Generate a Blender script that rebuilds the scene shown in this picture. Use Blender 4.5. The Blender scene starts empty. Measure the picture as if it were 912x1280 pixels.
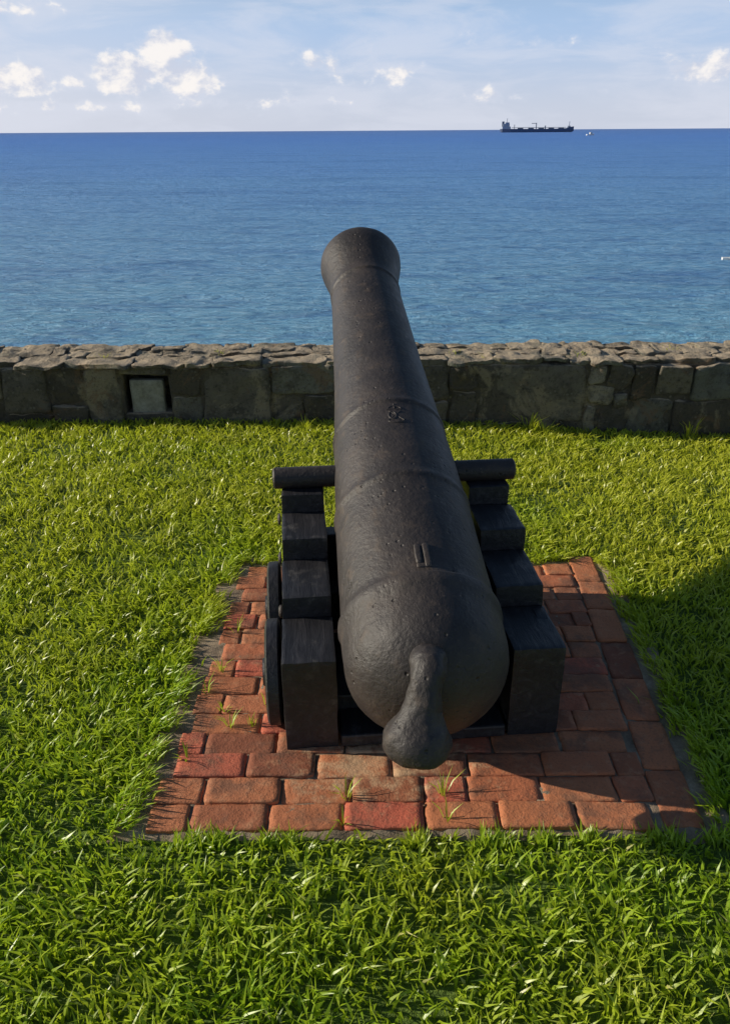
import bpy, math, random
import numpy as np
from mathutils import Vector, Matrix, noise, Euler
random.seed(7); rng=np.random.default_rng(11)
S=bpy.context.scene
S.view_settings.view_transform='Standard'; S.view_settings.look='None'; S.view_settings.exposure=0

# ---------------------------------------------------------------- node helpers
class NT:
    def __init__(s,tree): s.t=tree; s.t.nodes.clear()
    def n(s,typ,ins=None,**kw):
        nd=s.t.nodes.new(typ)
        for k,v in kw.items(): setattr(nd,k,v)
        if ins:
            for k,v in ins.items():
                sock=nd.inputs[k]
                if isinstance(v,bpy.types.NodeSocket): s.t.links.new(v,sock)
                else: sock.default_value=v
        return nd
    def math(s,op,a,b=None,c=None,clamp=False):
        d={0:a}
        if b is not None: d[1]=b
        if c is not None: d[2]=c
        return s.n('ShaderNodeMath',d,operation=op,use_clamp=clamp).outputs[0]
    def noise(s,vec,scale,detail=4,rough=.55,dist=0):
        return s.n('ShaderNodeTexNoise',{'Vector':vec,'Scale':scale,'Detail':detail,'Roughness':rough,'Distortion':dist}).outputs['Fac']
    def ramp(s,fac,stops,interp='LINEAR'):
        nd=s.n('ShaderNodeValToRGB',{'Fac':fac}); cr=nd.color_ramp; cr.interpolation=interp
        while len(cr.elements)<len(stops): cr.elements.new(.5)
        for e,(p,c) in zip(cr.elements,stops):
            e.position=p; e.color=(*c,1) if len(c)==3 else c
        return nd.outputs['Color']
    def mix(s,fac,a,b,blend='MIX'):
        nd=s.n('ShaderNodeMix',data_type='RGBA',blend_type=blend)
        for i,v in ((0,fac),(6,a),(7,b)):
            if isinstance(v,bpy.types.NodeSocket): s.t.links.new(v,nd.inputs[i])
            else: nd.inputs[i].default_value=v if i==0 else (*v,1)
        return nd.outputs[2]
    def sstep(s,v,a,b):
        return s.n('ShaderNodeMapRange',{'Value':v,'From Min':a,'From Max':b},interpolation_type='SMOOTHSTEP').outputs[0]
    def bump(s,h,strength,dist,normal=None):
        d={'Height':h,'Strength':strength,'Distance':dist}
        if normal is not None: d['Normal']=normal
        return s.n('ShaderNodeBump',d).outputs[0]
def mat(name):
    m=bpy.data.materials.new(name); m.use_nodes=True
    return m,NT(m.node_tree)
def finish(t,shader): 
    t.n('ShaderNodeOutputMaterial',{'Surface':shader})
def principled(t,**k):
    return t.n('ShaderNodeBsdfPrincipled',{kk.replace('_',' '):v for kk,v in k.items()}).outputs[0]
def simple(name,col,rough=.6):
    m,t=mat(name)
    p=t.n('ShaderNodeNewGeometry').outputs['Position']
    f=t.noise(p,3,4)
    c=t.mix(f,tuple(x*.8 for x in col),tuple(min(1,x*1.15) for x in col))
    finish(t,principled(t,Base_Color=c,Roughness=rough)); return m

# ---------------------------------------------------------------- materials
def m_iron():
    m,t=mat('painted_iron')
    p=t.n('ShaderNodeTexCoord').outputs['Object']
    a=t.noise(p,5,6,.62); b=t.noise(p,70,5,.65); c=t.noise(p,22,4,.6)
    col=t.ramp(a,[(.3,(.024,.020,.019)),(.5,(.038,.031,.029)),(.7,(.060,.047,.040))])
    col=t.mix(t.math('MULTIPLY',t.sstep(c,.54,.72),.7),col,(.082,.060,.046))
    col=t.mix(t.math('MULTIPLY',t.sstep(b,.60,.75),.8),col,(.13,.10,.078))
    vor=t.n('ShaderNodeTexVoronoi',{'Vector':p,'Scale':38.0}).outputs['Distance']
    pits=t.math('MULTIPLY',t.sstep(vor,.24,.05),t.sstep(t.noise(p,9,3),.46,.58))
    col=t.mix(t.math('MULTIPLY',pits,.6),col,(.02,.016,.014))
    h=t.math('SUBTRACT',t.math('ADD',t.math('MULTIPLY',b,.8),c),t.math('MULTIPLY',pits,1.0))
    nb=t.bump(h,.65,.006)
    r=t.math('ADD',t.math('MULTIPLY',c,.3),.40)
    finish(t,principled(t,Base_Color=col,Roughness=r,Normal=nb,**{'Specular_IOR_Level':.45})); return m
def m_wood():
    m,t=mat('black_timber')
    p=t.n('ShaderNodeTexCoord').outputs['Object']
    mp=t.n('ShaderNodeMapping',{'Vector':p,'Scale':(30,4,30)}).outputs[0]
    g=t.noise(mp,1.5,6,.65,.6); a=t.noise(p,14,5,.6)
    col=t.ramp(g,[(.3,(.012,.012,.014)),(.55,(.023,.022,.025)),(.75,(.052,.049,.052))])
    col=t.mix(t.sstep(a,.58,.75),col,(.085,.078,.072))
    nb=t.bump(t.math('ADD',g,t.math('MULTIPLY',a,.5)),.6,.006)
    finish(t,principled(t,Base_Color=col,Roughness=.48,Normal=nb,**{'Specular_IOR_Level':.5})); return m
def m_brick():
    m,t=mat('paving_brick')
    at=t.n('ShaderNodeAttribute',attribute_name='rnd').outputs['Fac']
    p=t.n('ShaderNodeNewGeometry').outputs['Position']
    base=t.ramp(at,[(0,(.28,.088,.042)),(.25,(.48,.160,.066)),(.5,(.55,.195,.082)),(.85,(.50,.155,.068)),(1,(.58,.125,.07))])
    a=t.noise(p,26,6,.65); b=t.noise(p,150,4,.6); c=t.noise(p,7,6,.7,.4)
    col=t.mix(t.math('MULTIPLY',t.sstep(a,.5,.7),.5),base,(.58,.29,.15))
    col=t.mix(t.math('MULTIPLY',t.sstep(c,.47,.64),.62),col,(.16,.088,.055))
    col=t.mix(t.math('MULTIPLY',t.sstep(b,.5,.72),.45),col,(.15,.07,.042))
    d=t.n('ShaderNodeVectorMath',{0:p,1:(.02,1.70,0)},operation='SUBTRACT').outputs[0]
    d=t.n('ShaderNodeVectorMath',{0:d,1:(2.3,4.6,0)},operation='MULTIPLY').outputs[0]
    ln=t.n('ShaderNodeVectorMath',{0:d},operation='LENGTH').outputs['Value']
    sm=t.math('ADD',t.math('MULTIPLY',t.sstep(ln,1.1,.1),.22),t.noise(p,17,6,.7))
    col=t.mix(t.math('MULTIPLY',t.sstep(sm,.60,.80),.75),col,(.64,.42,.24))
    nb=t.bump(t.math('ADD',a,t.math('MULTIPLY',b,.4)),.8,.006)
    finish(t,principled(t,Base_Color=col,Roughness=.82,Normal=nb)); return m
def m_sand():
    m,t=mat('sandy_mortar')
    p=t.n('ShaderNodeNewGeometry').outputs['Position']
    a=t.noise(p,12,6,.7); b=t.noise(p,220,3,.6)
    col=t.ramp(a,[(.3,(.14,.10,.065)),(.5,(.32,.24,.16)),(.7,(.58,.46,.32))])
    col=t.mix(t.math('MULTIPLY',b,.35),col,(.16,.12,.08))
    finish(t,principled(t,Base_Color=col,Roughness=.95,Normal=t.bump(b,.6,.005))); return m
def m_ground():
    m,t=mat('turf_soil')
    p=t.n('ShaderNodeNewGeometry').outputs['Position']
    a=t.noise(p,2,5,.6); b=t.noise(p,60,4,.65)
    col=t.ramp(b,[(.3,(.06,.10,.012)),(.5,(.11,.18,.02)),(.7,(.18,.25,.03))])
    col=t.mix(t.sstep(a,.55,.75),col,(.17,.18,.04))
    finish(t,principled(t,Base_Color=col,Roughness=.95,Normal=t.bump(b,1,.03))); return m
def m_grass():
    m,t=mat('grass_blades')
    at=t.n('ShaderNodeAttribute',attribute_name='rnd').outputs['Fac']
    hg=t.n('ShaderNodeAttribute',attribute_name='hgt').outputs['Fac']
    p=t.n('ShaderNodeNewGeometry').outputs['Position']
    col=t.ramp(at,[(0,(.16,.29,.014)),(.35,(.30,.47,.02)),(.7,(.43,.60,.035)),(.92,(.55,.66,.09)),(1,(.66,.62,.28))])
    a=t.noise(p,1.1,5,.6)
    far=t.sstep(t.n('ShaderNodeSeparateXYZ',{0:p}).outputs[1],1.8,4.0)
    yel=t.math('MULTIPLY',t.sstep(t.math('ADD',a,t.math('MULTIPLY',far,.24)),.40,.75),.7)
    col=t.mix(yel,col,(.66,.62,.06))
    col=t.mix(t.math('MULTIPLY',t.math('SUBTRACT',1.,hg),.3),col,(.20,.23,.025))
    pr=principled(t,Base_Color=col,Roughness=.36)
    tr=t.n('ShaderNodeBsdfTranslucent',{'Color':t.mix(.5,col,(.62,.76,.03))}).outputs[0]
    finish(t,t.n('ShaderNodeMixShader',{0:.43,1:pr,2:tr}).outputs[0]); return m
def m_stone():
    m,t=mat('weathered_stone')
    at=t.n('ShaderNodeAttribute',attribute_name='rnd').outputs['Fac']
    g=t.n('ShaderNodeNewGeometry'); p=g.outputs['Position']
    base=t.ramp(at,[(0,(.08,.065,.045)),(.3,(.14,.12,.09)),(.5,(.20,.175,.13)),(.75,(.17,.17,.14)),(1,(.36,.31,.22))])
    a=t.noise(p,9,7,.7); b=t.noise(p,55,5,.7); c=t.noise(p,2.6,6,.7,.5); e=t.noise(p,4.5,7,.75,.8)
    col=t.mix(t.math('MULTIPLY',t.sstep(a,.42,.66),.8),base,(.07,.06,.045))
    col=t.mix(t.math('MULTIPLY',t.sstep(c,.54,.62),.75),col,(.34,.28,.18))
    col=t.mix(t.math('MULTIPLY',t.sstep(e,.55,.64),.6),col,(.22,.13,.07))
    col=t.mix(t.math('MULTIPLY',t.sstep(b,.52,.7),.7),col,(.03,.026,.022))
    v=t.n('ShaderNodeTexVoronoi',{'Vector':p,'Scale':31.0}).outputs['Distance']
    lich=t.math('MULTIPLY',t.sstep(v,.33,.15),t.sstep(a,.5,.58))
    col=t.mix(t.math('MULTIPLY',lich,.35),col,(.36,.34,.27))
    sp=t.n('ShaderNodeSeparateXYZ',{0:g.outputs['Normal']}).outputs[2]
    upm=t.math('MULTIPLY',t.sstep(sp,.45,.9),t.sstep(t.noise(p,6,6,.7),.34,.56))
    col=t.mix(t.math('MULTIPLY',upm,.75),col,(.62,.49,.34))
    nb=t.bump(t.math('ADD',t.math('MULTIPLY',a,1.4),t.math('MULTIPLY',b,.6)),1.,.03)
    finish(t,principled(t,Base_Color=col,Roughness=.92,Normal=nb)); return m
def m_sea():
    m,t=mat('sea_water')
    p=t.n('ShaderNodeNewGeometry').outputs['Position']
    sp=t.n('ShaderNodeSeparateXYZ',{0:p})
    y=sp.outputs[1]
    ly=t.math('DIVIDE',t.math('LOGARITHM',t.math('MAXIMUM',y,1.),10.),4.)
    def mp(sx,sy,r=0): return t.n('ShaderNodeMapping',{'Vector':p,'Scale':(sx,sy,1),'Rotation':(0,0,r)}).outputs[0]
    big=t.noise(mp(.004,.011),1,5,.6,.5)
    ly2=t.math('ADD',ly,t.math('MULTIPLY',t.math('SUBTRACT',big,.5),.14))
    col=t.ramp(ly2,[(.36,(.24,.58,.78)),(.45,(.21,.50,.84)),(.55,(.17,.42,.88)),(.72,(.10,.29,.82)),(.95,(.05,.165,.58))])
    r1=t.noise(mp(1.0,2.4,.2),1,6,.72,.4)
    r2=t.noise(mp(.14,.42,-.15),1,6,.7,.5)
    r3=t.noise(mp(.02,.07,.1),1,6,.72,.5)
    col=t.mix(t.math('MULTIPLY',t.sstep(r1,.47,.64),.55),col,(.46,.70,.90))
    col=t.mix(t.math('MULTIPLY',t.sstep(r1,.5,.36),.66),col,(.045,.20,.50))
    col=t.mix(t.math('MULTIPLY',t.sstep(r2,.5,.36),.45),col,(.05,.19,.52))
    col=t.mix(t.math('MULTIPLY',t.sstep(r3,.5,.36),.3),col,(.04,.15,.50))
    nb=t.bump(t.math('ADD',r1,t.math('MULTIPLY',r2,2.5)),1.,.55)
    fr=t.n('ShaderNodeFresnel',{'IOR':1.33,'Normal':nb}).outputs[0]
    fr=t.math('MULTIPLY',t.math('MINIMUM',fr,.6),.5)
    di=t.n('ShaderNodeBsdfDiffuse',{'Color':col,'Normal':nb}).outputs[0]
    gl=t.n('ShaderNodeBsdfGlossy',{'Color':(1,1,1,1),'Roughness':.3,'Normal':nb}).outputs[0]
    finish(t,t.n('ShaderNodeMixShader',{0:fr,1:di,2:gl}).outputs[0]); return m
IRON=m_iron();WOOD=m_wood();BRICK=m_brick();SAND=m_sand();GROUND=m_ground();GRASS=m_grass();STONE=m_stone();SEA=m_sea()

# ---------------------------------------------------------------- mesh helpers
def link(o,parent=None):
    S.collection.objects.link(o)
    if parent: o.parent=parent
    return o
def empty(name):
    e=bpy.data.objects.new(name,None); e.empty_display_size=.2; return link(e)
def mesh_obj(name,verts,faces,material,parent=None,smooth=False,attrs=None):
    me=bpy.data.meshes.new(name); me.from_pydata([tuple(v) for v in verts],[],faces); me.update()
    me.materials.append(material)
    if smooth: me.polygons.foreach_set('use_smooth',[True]*len(me.polygons))
    if attrs:
        for k,v in attrs.items():
            a=me.attributes.new(k,'FLOAT','POINT'); a.data.foreach_set('value',v)
    return link(bpy.data.objects.new(name,me),parent)
def cube_grid(c):
    idx={};V=[];F=[]
    def vid(p):
        k=tuple(round(x,5) for x in p)
        if k not in idx: idx[k]=len(V);V.append(k)
        return idx[k]
    n=c+1
    for ax in range(3):
        for s in (-1,1):
            for i in range(n):
                for j in range(n):
                    q=[]
                    for (a,b) in ((i,j),(i+1,j),(i+1,j+1),(i,j+1)):
                        p=[0,0,0];p[ax]=s;p[(ax+1)%3]=-1+2*a/n;p[(ax+2)%3]=-1+2*b/n;q.append(vid(p))
                    if s<0:q.reverse()
                    F.append(q)
    return V,F
GR={}
class MB:
    def __init__(s): s.V=[];s.F=[];s.R=[]
    def sbox(s,c,size,n=8,cuts=4,rot=0,amp=0,freq=6,rnd=None,tilt=(0,0)):
        if cuts not in GR: GR[cuts]=cube_grid(cuts)
        V,F=GR[cuts];o=len(s.V)
        R=Euler((tilt[0],tilt[1],rot)).to_matrix()
        rnd=random.random() if rnd is None else rnd
        off=Vector((random.random()*50,random.random()*50,random.random()*50))
        for v in V:
            l=(abs(v[0])**n+abs(v[1])**n+abs(v[2])**n)**(1/n)
            p=Vector((v[0]/l*size[0]/2,v[1]/l*size[1]/2,v[2]/l*size[2]/2))
            if amp:
                p+=noise.noise_vector(p*freq+off)*amp+noise.noise_vector(p*freq*3+off)*amp*.4
            s.V.append(Vector(c)+R@p);s.R.append(rnd)
        s.F+= [[i+o for i in f] for f in F]
    def obj(s,name,m,parent=None,smooth=True):
        return mesh_obj(name,s.V,s.F,m,parent,smooth,{'rnd':s.R})
def box(name,x0,x1,y0,y1,z0,z1,m,parent,bev=.006):
    V=[(x,y,z) for x in (x0,x1) for y in (y0,y1) for z in (z0,z1)]
    F=[(0,1,3,2),(4,6,7,5),(0,4,5,1),(2,3,7,6),(0,2,6,4),(1,5,7,3)]
    o=mesh_obj(name,V,F,m,parent)
    if bev:
        b=o.modifiers.new('bevel','BEVEL');b.width=bev;b.segments=2
    return o
def lathe_geo(prof,segs=96):
    V=[];F=[]
    for s_,r in prof:
        for k in range(segs):
            a=2*math.pi*k/segs;V.append((r*math.cos(a),r*math.sin(a),s_))
    for i in range(len(prof)-1):
        for k in range(segs):
            a=i*segs+k;b=i*segs+(k+1)%segs;F.append((a,b,b+segs,a+segs))
    return V,F
def sm(x,a,b):
    t=np.clip((x-a)/(b-a),0,1);return t*t*(3-2*t)
def gz(x,y):
    return -(.03+.11*sm(x,0,2.3))*sm(y,3.1,4.6)+.012*np.sin(x*1.7+1)*np.sin(y*1.3)*sm(y,2.9,3.6)

# ---------------------------------------------------------------- ground
xs=[-80,-40,-20,-10,-6]+list(np.arange(-4.5,4.51,.15))+[6,10,20,40,80]
ys=[-80,-40,-20,-8,-3,-1]+list(np.arange(0,5.61,.15))
V=[(x,y,float(gz(x,y))) for y in ys for x in xs]
nx=len(xs);F=[(j*nx+i,j*nx+i+1,(j+1)*nx+i+1,(j+1)*nx+i) for j in range(len(ys)-1) for i in range(nx-1)]
o0=len(V);V+=[(x,ys[-1]+1.5,-7) for x in xs]
b=(len(ys)-1)*nx
F+=[(b+i,b+i+1,o0+i+1,o0+i) for i in range(nx-1)]
mesh_obj('ground',V,F,GROUND,smooth=True)
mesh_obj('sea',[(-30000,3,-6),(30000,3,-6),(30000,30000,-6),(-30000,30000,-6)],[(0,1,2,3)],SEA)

# ---------------------------------------------------------------- brick pad
def shx(u,v): return u+.058*(v-1.49)
pad=empty('brick_pavement')
V=[];nn=110
for j in range(nn+1):
    for i in range(nn+1):
        u=-.67+(.96+.67)*i/nn; v=1.43+(2.93-1.43)*j/nn
        wob=.03*noise.noise(Vector((u*9,v*9,7)))
        edge=min(u+.67,.96-u,v-1.43,2.93-v)+wob
        z=.010+.006*noise.noise(Vector((u*12,v*12,0)))+.005*noise.noise(Vector((u*40,v*40,3)))
        z-=.03*(1-min(1,max(0,(edge-.0)/.035)))
        V.append((shx(u,v),v,z))
F=[(j*(nn+1)+i,j*(nn+1)+i+1,(j+1)*(nn+1)+i+1,(j+1)*(nn+1)+i) for j in range(nn) for i in range(nn)]
mesh_obj('sand_bed',V,F,SAND,pad,True)
mb=MB()
row=0;v=1.470
while v<2.80:
    h=.089+random.uniform(-.002,.002)
    u=-.555 - (.10 if row%2 else 0)+random.uniform(-.03,.03)
    while u<.742:
        L=.197+random.uniform(-.012,.012)
        if random.random()<.08: L*=.6
        a=max(u,-.56+random.uniform(-.010,.010));bb=min(u+L,.745)
        if bb-a>.04:
            cx=(a+bb)/2;cy=v+h/2
            mb.sbox((shx(cx,cy)+random.uniform(-.002,.002),cy+random.uniform(-.002,.002),-.002+random.uniform(-.004,.003)),
              (bb-a-.003,h-.002,.04),n=32,cuts=9,rot=random.gauss(0,.012),amp=.0028,freq=26,tilt=(random.gauss(0,.012),random.gauss(0,.007)))
        u+=L+.002
    v+=h+.001;row+=1
v=1.470;
while v<2.80:
    L=.2; 
    mb.sbox((shx(.80,v+L/2)+random.uniform(-.004,.004),v+L/2,-.002+random.uniform(-.003,.003)),(.10,L-.004,.04),n=32,cuts=9,rot=-.058+random.gauss(0,.012),amp=.0028,freq=26)
    v+=L+.002
mb.obj('bricks',BRICK,pad)

# ---------------------------------------------------------------- lawn
def lattice(x,y,scale,seed):
    r=np.random.default_rng(seed).random((256,256))
    X=x*scale+100;Y=y*scale+100
    i=np.floor(X).astype(int);j=np.floor(Y).astype(int);fx=X-i;fy=Y-j
    fx=fx*fx*(3-2*fx);fy=fy*fy*(3-2*fy);i%=255;j%=255
    return (r[i,j]*(1-fx)+r[i+1,j]*fx)*(1-fy)+(r[i,j+1]*(1-fx)+r[i+1,j+1]*fx)*fy
def blades_mesh(name,x,y,z,h,w,lean,ang,face,rnd,parent=None):
    n=len(x)
    P=np.zeros((n,5,3));dx=np.cos(face);dy=np.sin(face)
    lx=np.cos(ang)*lean;ly=np.sin(ang)*lean
    for k,(t,ww,lf) in enumerate(((0,.36,0),(0,-.36,0),(.62,.5,.32),(.62,-.5,.32),(1,0,1))):
        P[:,k,0]=x+dx*w*ww+lx*lf;P[:,k,1]=y+dy*w*ww+ly*lf;P[:,k,2]=z+h*t
    vs=P.reshape(-1,3)
    tri=np.array([[0,1,3],[0,3,2],[2,3,4]])
    T=(np.arange(n)*5)[:,None,None]+tri[None]
    T=T.reshape(-1)
    me=bpy.data.meshes.new(name)
    me.vertices.add(n*5);me.vertices.foreach_set('co',vs.reshape(-1))
    me.loops.add(len(T));me.loops.foreach_set('vertex_index',T.astype(np.int32))
    me.polygons.add(len(T)//3);me.polygons.foreach_set('loop_start',(np.arange(len(T)//3)*3).astype(np.int32))
    me.update(calc_edges=True);me.validate()
    a=me.attributes.new('rnd','FLOAT','POINT');a.data.foreach_set('value',np.repeat(rnd,5).astype(np.float32))
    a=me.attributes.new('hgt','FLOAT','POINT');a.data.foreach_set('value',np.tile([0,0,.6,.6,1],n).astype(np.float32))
    me.materials.append(GRASS)
    return link(bpy.data.objects.new(name,me),parent)
N=330000
x=rng.uniform(-4,4,N);y=rng.uniform(.35,4.74,N)
dens=1-.5*sm(y,1.8,4.4)
dens*=np.where(np.abs(x)>1.0+.42*y+.3,.35,1)
dens*=.5+.7*lattice(x,y,7,3)
keep=rng.random(N)<dens
u=x-.058*(y-1.49)
e=.06*(lattice(x,y,11,5)-.5)+.05*(lattice(x,y,30,6)-.5)
inside=(u>-.615+e)&(u<.895+e)&(y>1.450+e*.4)&(y<2.86+e)
keep&=~inside
x=x[keep];y=y[keep];n=len(x)
cl=lattice(x,y,4,8);cl2=lattice(x,y,14,9)
h=(.022+.024*rng.random(n)+.016*(cl2-.5)+.010*(cl-.5))
h*=np.where((np.abs(x-.12)<.85)&(y>1.36)&(y<1.5),.72,1)
w=(.0052+.0034*rng.random(n))*(1+.25*sm(y,2,4.5))
ang=rng.uniform(0,2*np.pi,n)*.85+lattice(x,y,6,12)*6.28
lean=h*rng.uniform(.35,1.4,n)
face=rng.uniform(0,np.pi*2,n)
m=6500
sd=rng.integers(0,4,m);q=rng.random(m);off=rng.normal(0,.020,m)
eu=np.where(sd==0,-.625+off,np.where(sd==1,.915+off,-.62+1.53*q))
ev_=np.where(sd==2,1.43+off*.6,np.where(sd==3,2.875+off,1.47+1.4*q))
clump=lattice(eu,ev_,16,21)
kk=clump>np.where(sd==2,.62,.40)
eu=eu[kk];ev_=ev_[kk];sd=sd[kk];m=len(eu)
ex=eu+.058*(ev_-1.49)
inw=np.choose(sd,[0.,np.pi,np.pi/2,-np.pi/2])+rng.normal(0,.8,m)
eh=rng.uniform(.028,.058,m)*np.where(sd==2,.75,1)
x=np.concatenate([x,ex]);y=np.concatenate([y,ev_]);h=np.concatenate([h,eh]);w=np.concatenate([w,rng.uniform(.004,.0075,m)])
lean=np.concatenate([lean,eh*rng.uniform(.4,1.3,m)]);ang=np.concatenate([ang,inw]);face=np.concatenate([face,rng.uniform(0,6.28,m)])
n=len(x);cl=lattice(x,y,4,8);cl2=lattice(x,y,14,9)
rnd=np.clip(.60*rng.random(n)+.22*cl+.22*cl2-.02,0,1)
rnd[rng.random(n)<.018]=1
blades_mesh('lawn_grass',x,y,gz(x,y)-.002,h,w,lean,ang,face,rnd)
print('blades',n)

def tuft(name,cx,cy,cz,n,H,spread=.012,lean_=.7,wd=.004):
    a=rng.uniform(0,2*np.pi,n);r=rng.random(n)*spread
    hh=H*rng.uniform(.5,1,n)
    return blades_mesh(name,cx+np.cos(a)*r,cy+np.sin(a)*r,np.full(n,cz),hh,np.full(n,wd),hh*rng.uniform(.3,lean_+.4,n),a,a+np.pi/2,rng.uniform(.6,.97,n))
for (wx,wy,nn_,H) in [(-.40,1.86,10,.06),(-.34,1.87,9,.05),(-.47,2.13,9,.07),(-.055,1.575,9,.06),(.20,1.585,10,.065),(-.30,1.95,7,.06),(-.50,1.72,8,.05),(-.45,2.35,8,.06),(.205,1.50,8,.05),(-.06,1.49,8,.05),(-.43,1.93,12,.03),(-.50,2.02,8,.07)]:
    tuft('weed_plant',wx,wy,.012,nn_,H)
for (wx,wy,wz,nn_,H) in [(1.02,4.66,-.10,26,.17),(-.36,4.6,-.04,30,.09),(1.10,4.62,-.1,20,.12),(2.0,4.66,-.12,16,.13)]:
    tuft('weed_plant',wx,wy,wz,nn_,H,.04,.5,.007)
for (wx,wy) in [(-1.6,4.85),(.55,4.9),(1.3,4.82),(1.9,4.95),(-.9,4.92),(.75,4.82)]:
    tuft('weed_plant',wx,wy,.345,12,.035,.05,.9,.004)

# ---------------------------------------------------------------- stone wall
wall=empty('stone_wall')
mb=MB()
Y0=4.72;TH=.38;TOP=.325
px=lambda q:(q-456)*.00482
def core(x0,x1,z0,z1,y0=Y0+.006):
    mb.sbox(((x0+x1)/2,(y0+Y0+TH)/2,(z0+z1)/2),(x1-x0,Y0+TH-y0,z1-z0),n=30,cuts=20,amp=.012,freq=7,rnd=.2)
nx0,nx1=px(150),px(211)
xx=nx0
while xx>-14: core(xx-1.2,xx+.004,-.4,TOP);xx-=1.2
xx=nx1
while xx<14: core(xx-.004,xx+1.2,-.4,TOP);xx+=1.2
core(nx0-.01,nx1+.01,.275,TOP); core(nx0-.01,nx1+.01,-.4,.03); core(nx0-.01,nx1+.01,.0,.30,Y0+.19)
def block(x0,x1,z0,z1,r=None,amp=.017,n=16,d=.09):
    mb.sbox(((x0+x1)/2,Y0+d/2-.006+random.uniform(-.018,.010),(z0+z1)/2),(x1-x0-.010,d,z1-z0-.007),n=n,cuts=11,rot=random.gauss(0,.02),amp=amp,freq=8,rnd=r,tilt=(random.gauss(0,.04),random.gauss(0,.03)))
zt=TOP-.006
def fill(x0,x1):
    k=random.random()
    if k<.45: block(x0,x1,-.12,zt)
    elif k<.75:
        zm=random.uniform(.08,.22);block(x0,x1,-.12,zm)
        if x1-x0>.3:
            xm=x0+(x1-x0)*random.uniform(.35,.65);block(x0,xm,zm,zt);block(xm,x1,zm,zt)
        else: block(x0,x1,zm,zt)
    else:
        zs=[-.12,.0,.11,.22,zt]
        for a,b_ in zip(zs[:-1],zs[1:]):
            xq=x0
            while xq<x1-.05:
                L=min(random.uniform(.09,.22),x1-xq)
                if x1-xq-L<.05: L=x1-xq
                block(xq,xq+L,a,b_,amp=.02,n=6);xq+=L
block(px(0),px(58),.04,zt,r=.35);block(px(58),px(104),.09,zt,r=.05);block(px(0),px(58),-.15,.04,r=.0);block(px(58),px(104),-.15,.09)
block(px(104),px(149),-.15,zt,r=.5)
block(px(150),px(210),.268,zt,r=.4,d=.3,n=20,amp=.006)
block(px(212),px(251),.14,zt,r=.1);block(px(212),px(251),-.12,.14,r=.6)
block(px(252),px(338),-.12,zt,r=.42)
block(px(339),px(419),.15,zt,r=.8);block(px(339),px(380),-.12,.15,r=.3);block(px(380),px(419),-.12,.15,r=.1)
block(px(420),px(470),-.12,zt,r=.3);block(px(470),px(524),-.12,zt,r=.5)
block(px(525),px(563),.1,zt,r=.3);block(px(563),px(599),.16,zt,r=.05);block(px(525),px(563),-.15,.1,r=.4);block(px(563),px(599),-.15,.16,r=.2)
block(px(600),px(736),-.04,zt,r=.47,amp=.008);block(px(600),px(736),-.2,-.04,r=.2)
for (a,b_,c_,d_) in [(737,760,.2,zt),(760,792,.15,zt),(737,772,.06,.2),(772,792,.04,.15),(737,755,-.14,.06),(755,792,-.14,.04)]: block(px(a),px(b_),c_,d_,n=6,amp=.022)
block(px(792),px(823),.10,zt,r=.0);block(px(823),px(868),.14,zt,r=.5);block(px(868),px(930),.10,zt,r=.75);block(px(792),px(850),-.2,.12,r=.65,n=7,amp=.025);block(px(850),px(930),-.2,.10,r=.1)
for sgn in (-1,1):
    q=px(0) if sgn<0 else px(930)
    while abs(q)<9:
        L=random.uniform(.2,.6)
        fill(min(q,q+sgn*L),max(q,q+sgn*L));q+=sgn*L
m_,t=mat('concrete_panel');p=t.n('ShaderNodeNewGeometry').outputs['Position']
f=t.noise(p,14,7,.7);f2=t.noise(p,60,4,.6)
cc_=t.ramp(f,[(.3,(.15,.14,.11)),(.5,(.28,.27,.22)),(.7,(.36,.35,.30))]);cc_=t.mix(t.math('MULTIPLY',t.sstep(f2,.5,.7),.5),cc_,(.14,.13,.10))
finish(t,principled(t,Base_Color=cc_,Roughness=.9,Normal=t.bump(f,.6,.01)))
m2=MB();m2.sbox((px(180),Y0+.06,.085),(.205,.05,.30),n=26,cuts=8,amp=.005,freq=8,rnd=.9)
m2.obj('niche_panel',m_,wall)
def cap_row(y0,d,zoff,lo,hi):
    q=-9
    while q<9:
        L=random.uniform(lo,hi)
        t_=random.uniform(.018,.042)
        dd=d*random.uniform(.85,1.25)
        mb.sbox((q+L/2,y0+random.uniform(-.02,.02),TOP+zoff+random.uniform(-.006,.006)),(L*1.0,dd,t_),n=12,cuts=13,rot=random.gauss(0,.12),amp=.016,freq=13,rnd=random.random(),tilt=(random.gauss(0,.035),random.gauss(0,.025)))
        q+=L
cap_row(Y0+.085,.19,.012,.08,.42);cap_row(Y0+.24,.20,.016,.08,.34);cap_row(Y0+.34,.14,.020,.08,.40)
mb.obj('masonry',STONE,wall)

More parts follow.
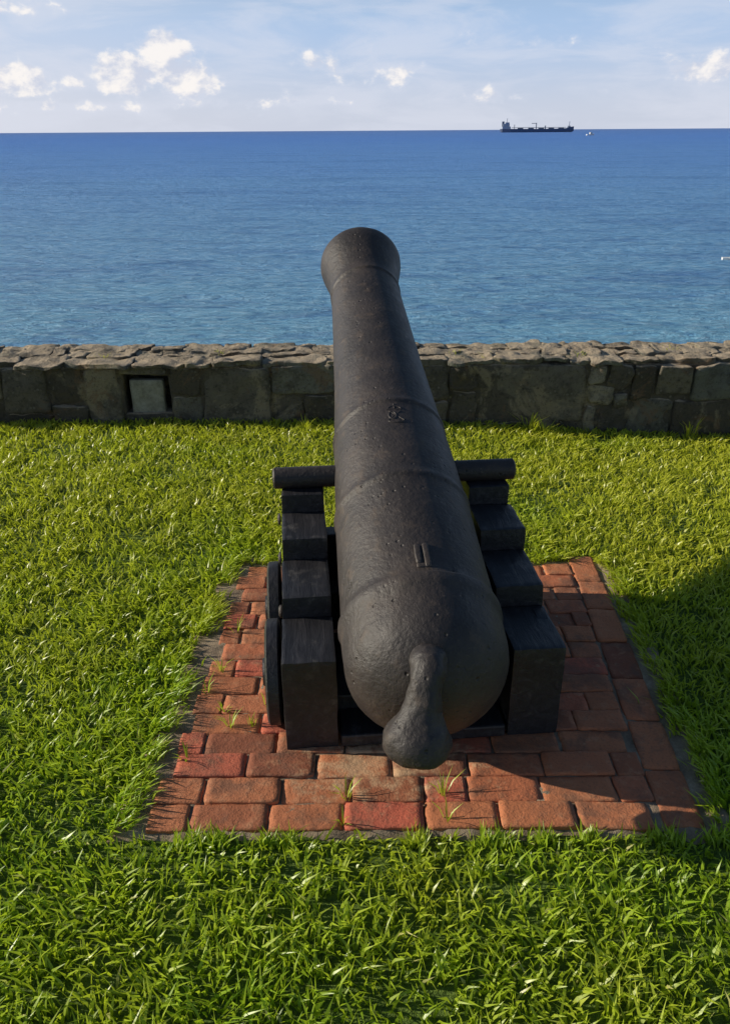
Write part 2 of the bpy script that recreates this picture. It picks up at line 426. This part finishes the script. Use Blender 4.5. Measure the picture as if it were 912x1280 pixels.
# ---------------------------------------------------------------- cannon
can=empty('cannon')
C=Vector((.162,1.80,.293));M=Vector((-.011,3.80,1.028));A=(M-C).normalized()
Lf=Vector((0,0,1)).cross(A).normalized();U=A.cross(Lf).normalized()
BM=Matrix(((Lf.x,U.x,A.x,C.x),(Lf.y,U.y,A.y,C.y),(Lf.z,U.z,A.z,C.z),(0,0,0,1)))
prof=[]
for k in range(15):
    a=math.pi/2*k/14; prof.append((-.20*math.cos(a),max(.0005,.226*math.sin(a))))
prof+=[(.03,.2265),(.075,.227),(.085,.230),(.095,.233),(.118,.233),(.124,.230),(.130,.2225),(.20,.221),(.30,.219)]
prof+=[(.50,.2145),(.515,.2145),(.520,.218),(.535,.218),(.540,.213),(.70,.206)]
prof+=[(.885,.196),(.895,.196),(.899,.1995),(.912,.1995),(.917,.195),(1.155,.180),(1.466,.165),(1.86,.150),(1.875,.150),(1.879,.1535),(1.893,.1535),(1.898,.149)]
prof+=[(1.93,.150),(1.98,.155),(2.03,.163),(2.08,.173),(2.12,.181),(2.15,.184),(2.175,.181),(2.195,.172),(2.205,.158),(2.205,.085),(2.19,.072),(1.7,.070),(1.7,.0005)]
dense=[prof[0]]
for p0,p1 in zip(prof[:-1],prof[1:]):
    k=max(1,int((p1[0]-p0[0])/.02)) if p1[0]>p0[0] else 1
    for j in range(1,k+1): dense.append((p0[0]+(p1[0]-p0[0])*j/k,p0[1]+(p1[1]-p0[1])*j/k))
V,F=lathe_geo(dense,160)
def irr(x,y,z):
    q=Vector((x*7,y*7,z*5));return 1+.008*noise.noise(q)+.005*noise.noise(q*3.1)+.0025*noise.noise(q*8)
V=[(x*irr(x,y,z),y*irr(x,y,z),z) for x,y,z in V]
br=mesh_obj('barrel',V,F,IRON,can,True);br.matrix_world=BM
mod=br.modifiers.new('es','EDGE_SPLIT');mod.split_angle=math.radians(50)
V,F=lathe_geo([(-.41,.0005),(-.41,.030),(-.404,.036),(.404,.036),(.41,.030),(.41,.0005)],40)
tr=mesh_obj('trunnions',V,F,IRON,can,True)
tc=C+A*.75
tr.matrix_world=Matrix.Translation(tc)@Matrix(((U.x,-A.x,Lf.x,0),(U.y,-A.y,Lf.y,0),(U.z,-A.z,Lf.z,0),(0,0,0,1)))
tr.modifiers.new('es','EDGE_SPLIT').split_angle=math.radians(40)
cp=[((.152,1.650,.395),.05),((.154,1.605,.432),.052),((.150,1.578,.425),.050),((.142,1.552,.385),.042),((.132,1.528,.330),.054),((.124,1.512,.285),.092),((.122,1.506,.250),.094),((.121,1.505,.222),.062)]
me=bpy.data.meshes.new('cascabel');me.from_pydata([c for c,_ in cp],[(i,i+1) for i in range(len(cp)-1)],[])
ca=link(bpy.data.objects.new('cascabel',me),can)
ca.modifiers.new('sk','SKIN')
for i,(c,r) in enumerate(cp): me.skin_vertices[0].data[i].radius=(r,r)
me.skin_vertices[0].data[0].use_root=True
ca.modifiers['sk'].use_smooth_shade=True
ss=ca.modifiers.new('ss','SUBSURF');ss.levels=4;ss.render_levels=4
tx=bpy.data.textures.new('cast_lumps','CLOUDS');tx.noise_scale=.05
dm=ca.modifiers.new('lumps','DISPLACE');dm.texture=tx;dm.strength=.012;dm.mid_level=.5
me.materials.append(IRON)
def on_barrel(s_,th,lift=0):
    R=np.interp(s_,[p[0] for p in prof[:40]],[p[1] for p in prof[:40]])+lift
    return BM@Vector((R*math.sin(th),R*math.cos(th),s_))
def relief(name,pts,rad,parent,lift=0):
    cu=bpy.data.curves.new(name,'CURVE');cu.dimensions='3D';cu.bevel_depth=rad;cu.bevel_resolution=2
    for line in pts:
        sp=cu.splines.new('POLY');sp.points.add(len(line)-1)
        for p,(s_,x_) in zip(sp.points,line):
            q=on_barrel(s_,-x_/.2,lift);p.co=(*q,1)
    cu.materials.append(IRON)
    return link(bpy.data.objects.new(name,cu),parent)
s0=.815
arc=lambda cs,cx,rs,rx,a0,a1,n=14:[(cs+rs*math.sin(a0+(a1-a0)*k/n),cx+rx*math.cos(a0+(a1-a0)*k/n)) for k in range(n+1)]
relief('royal_cypher',[
  arc(s0+.035,0,.016,.022,0,math.pi),[(s0+.035,-.023),(s0+.035,.023)],[(s0+.035,0),(s0+.062,0)],
  arc(s0,-.010,.02,.012,0,2*math.pi),[(s0-.026,-.026),(s0+.024,.019)],[(s0-.026,.026),(s0+.024,-.019)],arc(s0-.030,0,.009,.024,math.pi,2*math.pi)],.0032,can,-.0006)
vb=MB()
vb.sbox((-.0115,.2205,.185),(.017,.016,.085),n=6,cuts=5,amp=.001,freq=30)
vb.sbox((.0115,.2205,.190),(.017,.016,.070),n=6,cuts=5,amp=.001,freq=30)
vb.sbox((.0,.2180,.150),(.040,.014,.016),n=5,cuts=5,amp=.001,freq=30)
vo=vb.obj('vent_patch',IRON,can);vo.matrix_world=BM

yaw=math.atan2(-(M-C).x,(M-C).y)
CM=Matrix.Translation((C.x,C.y,0))@Matrix.Rotation(yaw,4,'Z')
def cbox(*a,**k):
    o=box(*a,WOOD,can,**k);o.matrix_world=CM;return o
steps=[(-.012,.209,.314),(.212,.437,.383),(.440,.631,.455),(.634,.80,.520)]
for sgn,nm in ((-1,'left_cheek'),(1,'right_cheek')):
    for i,(a,b_,z) in enumerate(steps):
        x0,x1=.243,.383+random.uniform(-.003,.003)+(3-i)*.003
        if sgn<0: x0,x1=-x1,-x0
        sbm=MB();sbm.sbox(((x0+x1)/2,(a+b_)/2,(.016+z)/2),(x1-x0,b_-a,z-.016),n=70,cuts=23,amp=.0026,freq=9)
        o=sbm.obj(f'{nm}_step_{i+1}',WOOD,can);o.matrix_world=CM
        o.modifiers.new('es','EDGE_SPLIT').split_angle=math.radians(40)
    for (yy,zz) in ((.08,.22),(.32,.27),(.55,.33),(.70,.40)):
        V,F=lathe_geo([(0,.02),(.006,.02),(.010,.012),(.010,.0005)],16)
        o=mesh_obj('bolt_head',V,F,IRON,can,True)
        o.matrix_world=CM@Matrix.Translation((sgn*.392,yy,zz))@Matrix.Rotation(sgn*math.pi/2,4,'Y')
cbox('rear_axle',-.40,.40,.10,.20,.03,.11); cbox('front_axle',-.40,.40,.53,.62,.05,.20)
cbox('front_transom',-.242,.242,.70,.77,.12,.33); cbox('stool_bed',-.235,.235,-.02,.5,.022,.062)
for sgn in (-1,1):
    for yy in (.165,.515):
        V,F=lathe_geo([(0,.0005),(0,.145),(.006,.155),(.036,.155),(.042,.145),(.042,.045),(.054,.04),(.056,.0005)],56)
        o=mesh_obj('truck_wheel',V,F,WOOD,can,True);o.modifiers.new('es','EDGE_SPLIT').split_angle=math.radians(35)
        off=.398 if sgn<0 else .345
        o.matrix_world=CM@Matrix.Translation((sgn*off,yy,.162))@Matrix.Rotation(sgn*math.pi/2,4,'Y')

# ---------------------------------------------------------------- ship
HULL=simple('ship_hull_hazed_paint',(.065,.095,.17));DECK=simple('ship_superstructure_hazed_paint',(.30,.35,.44));GEAR=simple('ship_deck_gear_hazed',(.10,.14,.22));WHITE=simple('white_paint',(.8,.8,.78),.4)  # ship colours carry bluish distance haze painted in; white_paint is plain
ship=empty('tanker_ship')
st=[(-97.5,8,9,3),(-92,12,9,-1),(-70,15,9,-1),(0,15.5,8.5,-1),(60,15,9,-1),(80,11,10,-1),(84,9.5,13,-1),(92,5,13.5,-1),(99,.6,14.5,3)]
V=[]
for (x_,hw,top,bot) in st: V+=[(x_,-hw,top),(x_,-hw*.85,bot),(x_,hw*.85,bot),(x_,hw,top)]
F=[(0,1,2,3)]
for i in range(len(st)-1):
    for k in range(4):
        a=i*4+k;b_=i*4+(k+1)%4;F.append((a,b_,b_+4,a+4))
F.append(tuple((len(st)-1)*4+k for k in (3,2,1,0)))
mesh_obj('hull',V,F,HULL,ship)
def sb(n,*a,m=DECK): return box(n,*a,m,ship,bev=0)
sb('deckhouse',-92,-70,-13,13,9.1,15);sb('accommodation',-90,-73,-11,11,15.05,22);sb('bridge',-84,-74,-14,14,22.05,25.5)
sb('funnel',-93,-87,-3,3,15.1,28,m=GEAR);sb('mast',-80,-79,-.5,.5,25.6,36,m=GEAR);sb('mast_yard',-80,-79,-4,4,32,32.8,m=GEAR)
for i,xq in enumerate((-50,-22,5,32,58)):
    sb('deck_tank',xq,xq+14,-8,8,8.6,11.2,m=GEAR)
sb('manifold_crane_post',-2,0,-1.2,1.2,8.6,24,m=GEAR);sb('crane_jib',-14,0,-.6,.6,22,23.4,m=GEAR)
sb('hose_gantry',22,24,-6,6,8.6,17,m=GEAR);sb('foremast',86,87.4,-.7,.7,13.3,27,m=DECK);sb('derrick_post',-60,-58.6,-.8,.8,8.8,20,m=GEAR)
sb('pipe_rack',-66,78,-2,2,11.5,12.6,m=GEAR);sb('forecastle_house',82,90,-4,4,13.6,16,m=DECK)
ship.location=(490,2500,-6);ship.rotation_euler=(0,0,math.radians(-6));ship.scale=(1.04,1.04,1.0)
def boat(loc,Lb,rot,mast=True):
    e=empty('fishing_boat');st=[(-.5,.12,.14,0),(-.2,.17,.13,-.05),(.15,.16,.14,-.05),(.38,.09,.17,-.04),(.5,.005,.21,.1)]
    V=[]
    for (a,w_,t_,b_) in st: V+=[(a*Lb,-w_*Lb,t_*Lb),(a*Lb,-w_*.6*Lb,b_*Lb),(a*Lb,w_*.6*Lb,b_*Lb),(a*Lb,w_*Lb,t_*Lb)]
    F=[(0,1,2,3)]
    for i in range(4):
        for k in range(4):
            p=i*4+k;q=i*4+(k+1)%4;F.append((p,q,q+4,p+4))
    F.append((19,18,17,16))
    mesh_obj('hull',V,F,WHITE,e)
    box('cabin',-.1*Lb,.18*Lb,-.09*Lb,.09*Lb,.14*Lb,.33*Lb,WHITE,e,bev=.02*Lb)
    box('cabin_windows',.0*Lb,.185*Lb,-.094*Lb,.094*Lb,.22*Lb,.28*Lb,GEAR,e,bev=0)
    if mast: box('mast',-.02*Lb,.0,-.01*Lb,.01*Lb,.33*Lb,.62*Lb,GEAR,e,bev=0)
    e.location=loc;e.rotation_euler=(0,0,rot)
boat((296,1150,-6),11,.3)
boat((23.6,53.,-6.05),1.4,-.1,False)

# ---------------------------------------------------------------- light
el=math.radians(20);tv=Vector((1,-.10,0)).normalized()
d=Vector((tv.x*math.cos(el),tv.y*math.cos(el),-math.sin(el)))
sl=bpy.data.lights.new('sun','SUN');sl.energy=5;sl.angle=math.radians(.5);sl.color=(1,.91,.75)
so=link(bpy.data.objects.new('sun',sl));so.rotation_euler=d.to_track_quat('-Z','Y').to_euler();so.location=(-10,3,8)
W=bpy.data.worlds.new('World');S.world=W;W.use_nodes=True
t=NT(W.node_tree)
sky=t.n('ShaderNodeTexSky',sky_type='NISHITA',sun_disc=False,sun_elevation=el,sun_rotation=math.atan2(-tv.x,-tv.y),air_density=1.0,dust_density=.3,ozone_density=2.5,altitude=0).outputs[0]
g=t.n('ShaderNodeTexCoord').outputs['Generated'];sp=t.n('ShaderNodeSeparateXYZ',{0:g})
az=t.math('MULTIPLY',t.math('ARCTAN2',sp.outputs[0],sp.outputs[1]),57.2958)
ev=t.math('MULTIPLY',t.math('ARCSINE',sp.outputs[2]),57.2958)
STR=.08
def k_(*c): return tuple(v/STR for v in c)
def vec(a,e,zz=0): return t.n('ShaderNodeCombineXYZ',{0:a,1:e,2:zz}).outputs[0]
def field(a,e):
    return t.noise(vec(t.math('MULTIPLY',a,.46),t.math('MULTIPLY',e,.66),3.7),1.0,7,.58,.15)
n1=field(az,ev);n2=field(t.math('ADD',az,-.5),t.math('ADD',ev,.55))
env=None
for (a,e_,sa,se,amp) in [(-14.5,3.2,2.6,1.3,.80),(-11.2,3.0,3.0,1.2,.62),(-12.4,4.7,2.2,.95,.75),(-20.8,2.9,2.4,1.0,.85),(-17.6,2.7,1.4,.7,.5),(-1.5,3.5,3.6,1.3,.52),(2.3,3.2,1.4,.8,.55),(11,4.8,6,.8,.36),(20.8,3.1,2.3,1.0,.66),(-21,6.6,5,1.0,.42),(9,1.8,5,.6,.36),(-6,1.6,8,.5,.36),(-18,1.4,8,.6,.42),(16,2.0,5,.5,.3),(-40,5,9,2,.35),(45,4,12,2,.35)]:
    q=t.math('ADD',t.math('POWER',t.math('DIVIDE',t.math('SUBTRACT',az,a),sa),2.),t.math('POWER',t.math('DIVIDE',t.math('SUBTRACT',ev,e_),se),2.))
    gsn=t.math('MULTIPLY',t.math('EXPONENT',t.math('MULTIPLY',q,-1.)),amp)
    env=gsn if env is None else t.math('MAXIMUM',env,gsn)
dn=t.sstep(t.math('ADD',t.math('MULTIPLY',t.math('SUBTRACT',n1,.5),1.5),env),.24,.60)
lit=t.sstep(t.math('SUBTRACT',n1,n2),-.12,.13)
shade=t.mix(lit,k_(.62,.66,.78),k_(1.0,.95,.91))
cc=t.mix(t.sstep(dn,.15,.8),k_(.70,.74,.85),shade)
wisp=t.noise(vec(t.math('MULTIPLY',az,.12),t.math('MULTIPLY',ev,.5),9.),1,6,.6,.5)
wf=t.math('MULTIPLY',t.sstep(wisp,.38,.66),.5)
hz=t.sstep(ev,14.,5.)
low=t.mix(t.sstep(ev,6.5,.3),k_(.42,.58,.84),k_(.61,.66,.79))
left=t.math('MULTIPLY',t.sstep(az,5.,-30.),.42)
low=t.mix(left,low,k_(.80,.80,.87))
c0=t.mix(t.math('MULTIPLY',hz,.92),sky,low)
c1=t.mix(t.math('MULTIPLY',wf,hz),c0,k_(.72,.75,.85))
c2=t.mix(t.math('MULTIPLY',dn,.9),c1,cc)
bg=t.n('ShaderNodeBackground',{'Color':c2,'Strength':STR}).outputs[0]
t.n('ShaderNodeOutputWorld',{'Surface':bg})

# ---------------------------------------------------------------- camera
cd=bpy.data.cameras.new('camera');cd.sensor_fit='VERTICAL';cd.sensor_height=24;cd.lens=18.75;cd.clip_end=120000;cd.clip_start=.02
co=link(bpy.data.objects.new('camera',cd))
co.matrix_world=Matrix.Translation((0,0,1.6))@Matrix.Rotation(math.radians(64.5),4,'X')@Matrix.Rotation(math.radians(-.38),4,'Z')
S.camera=co
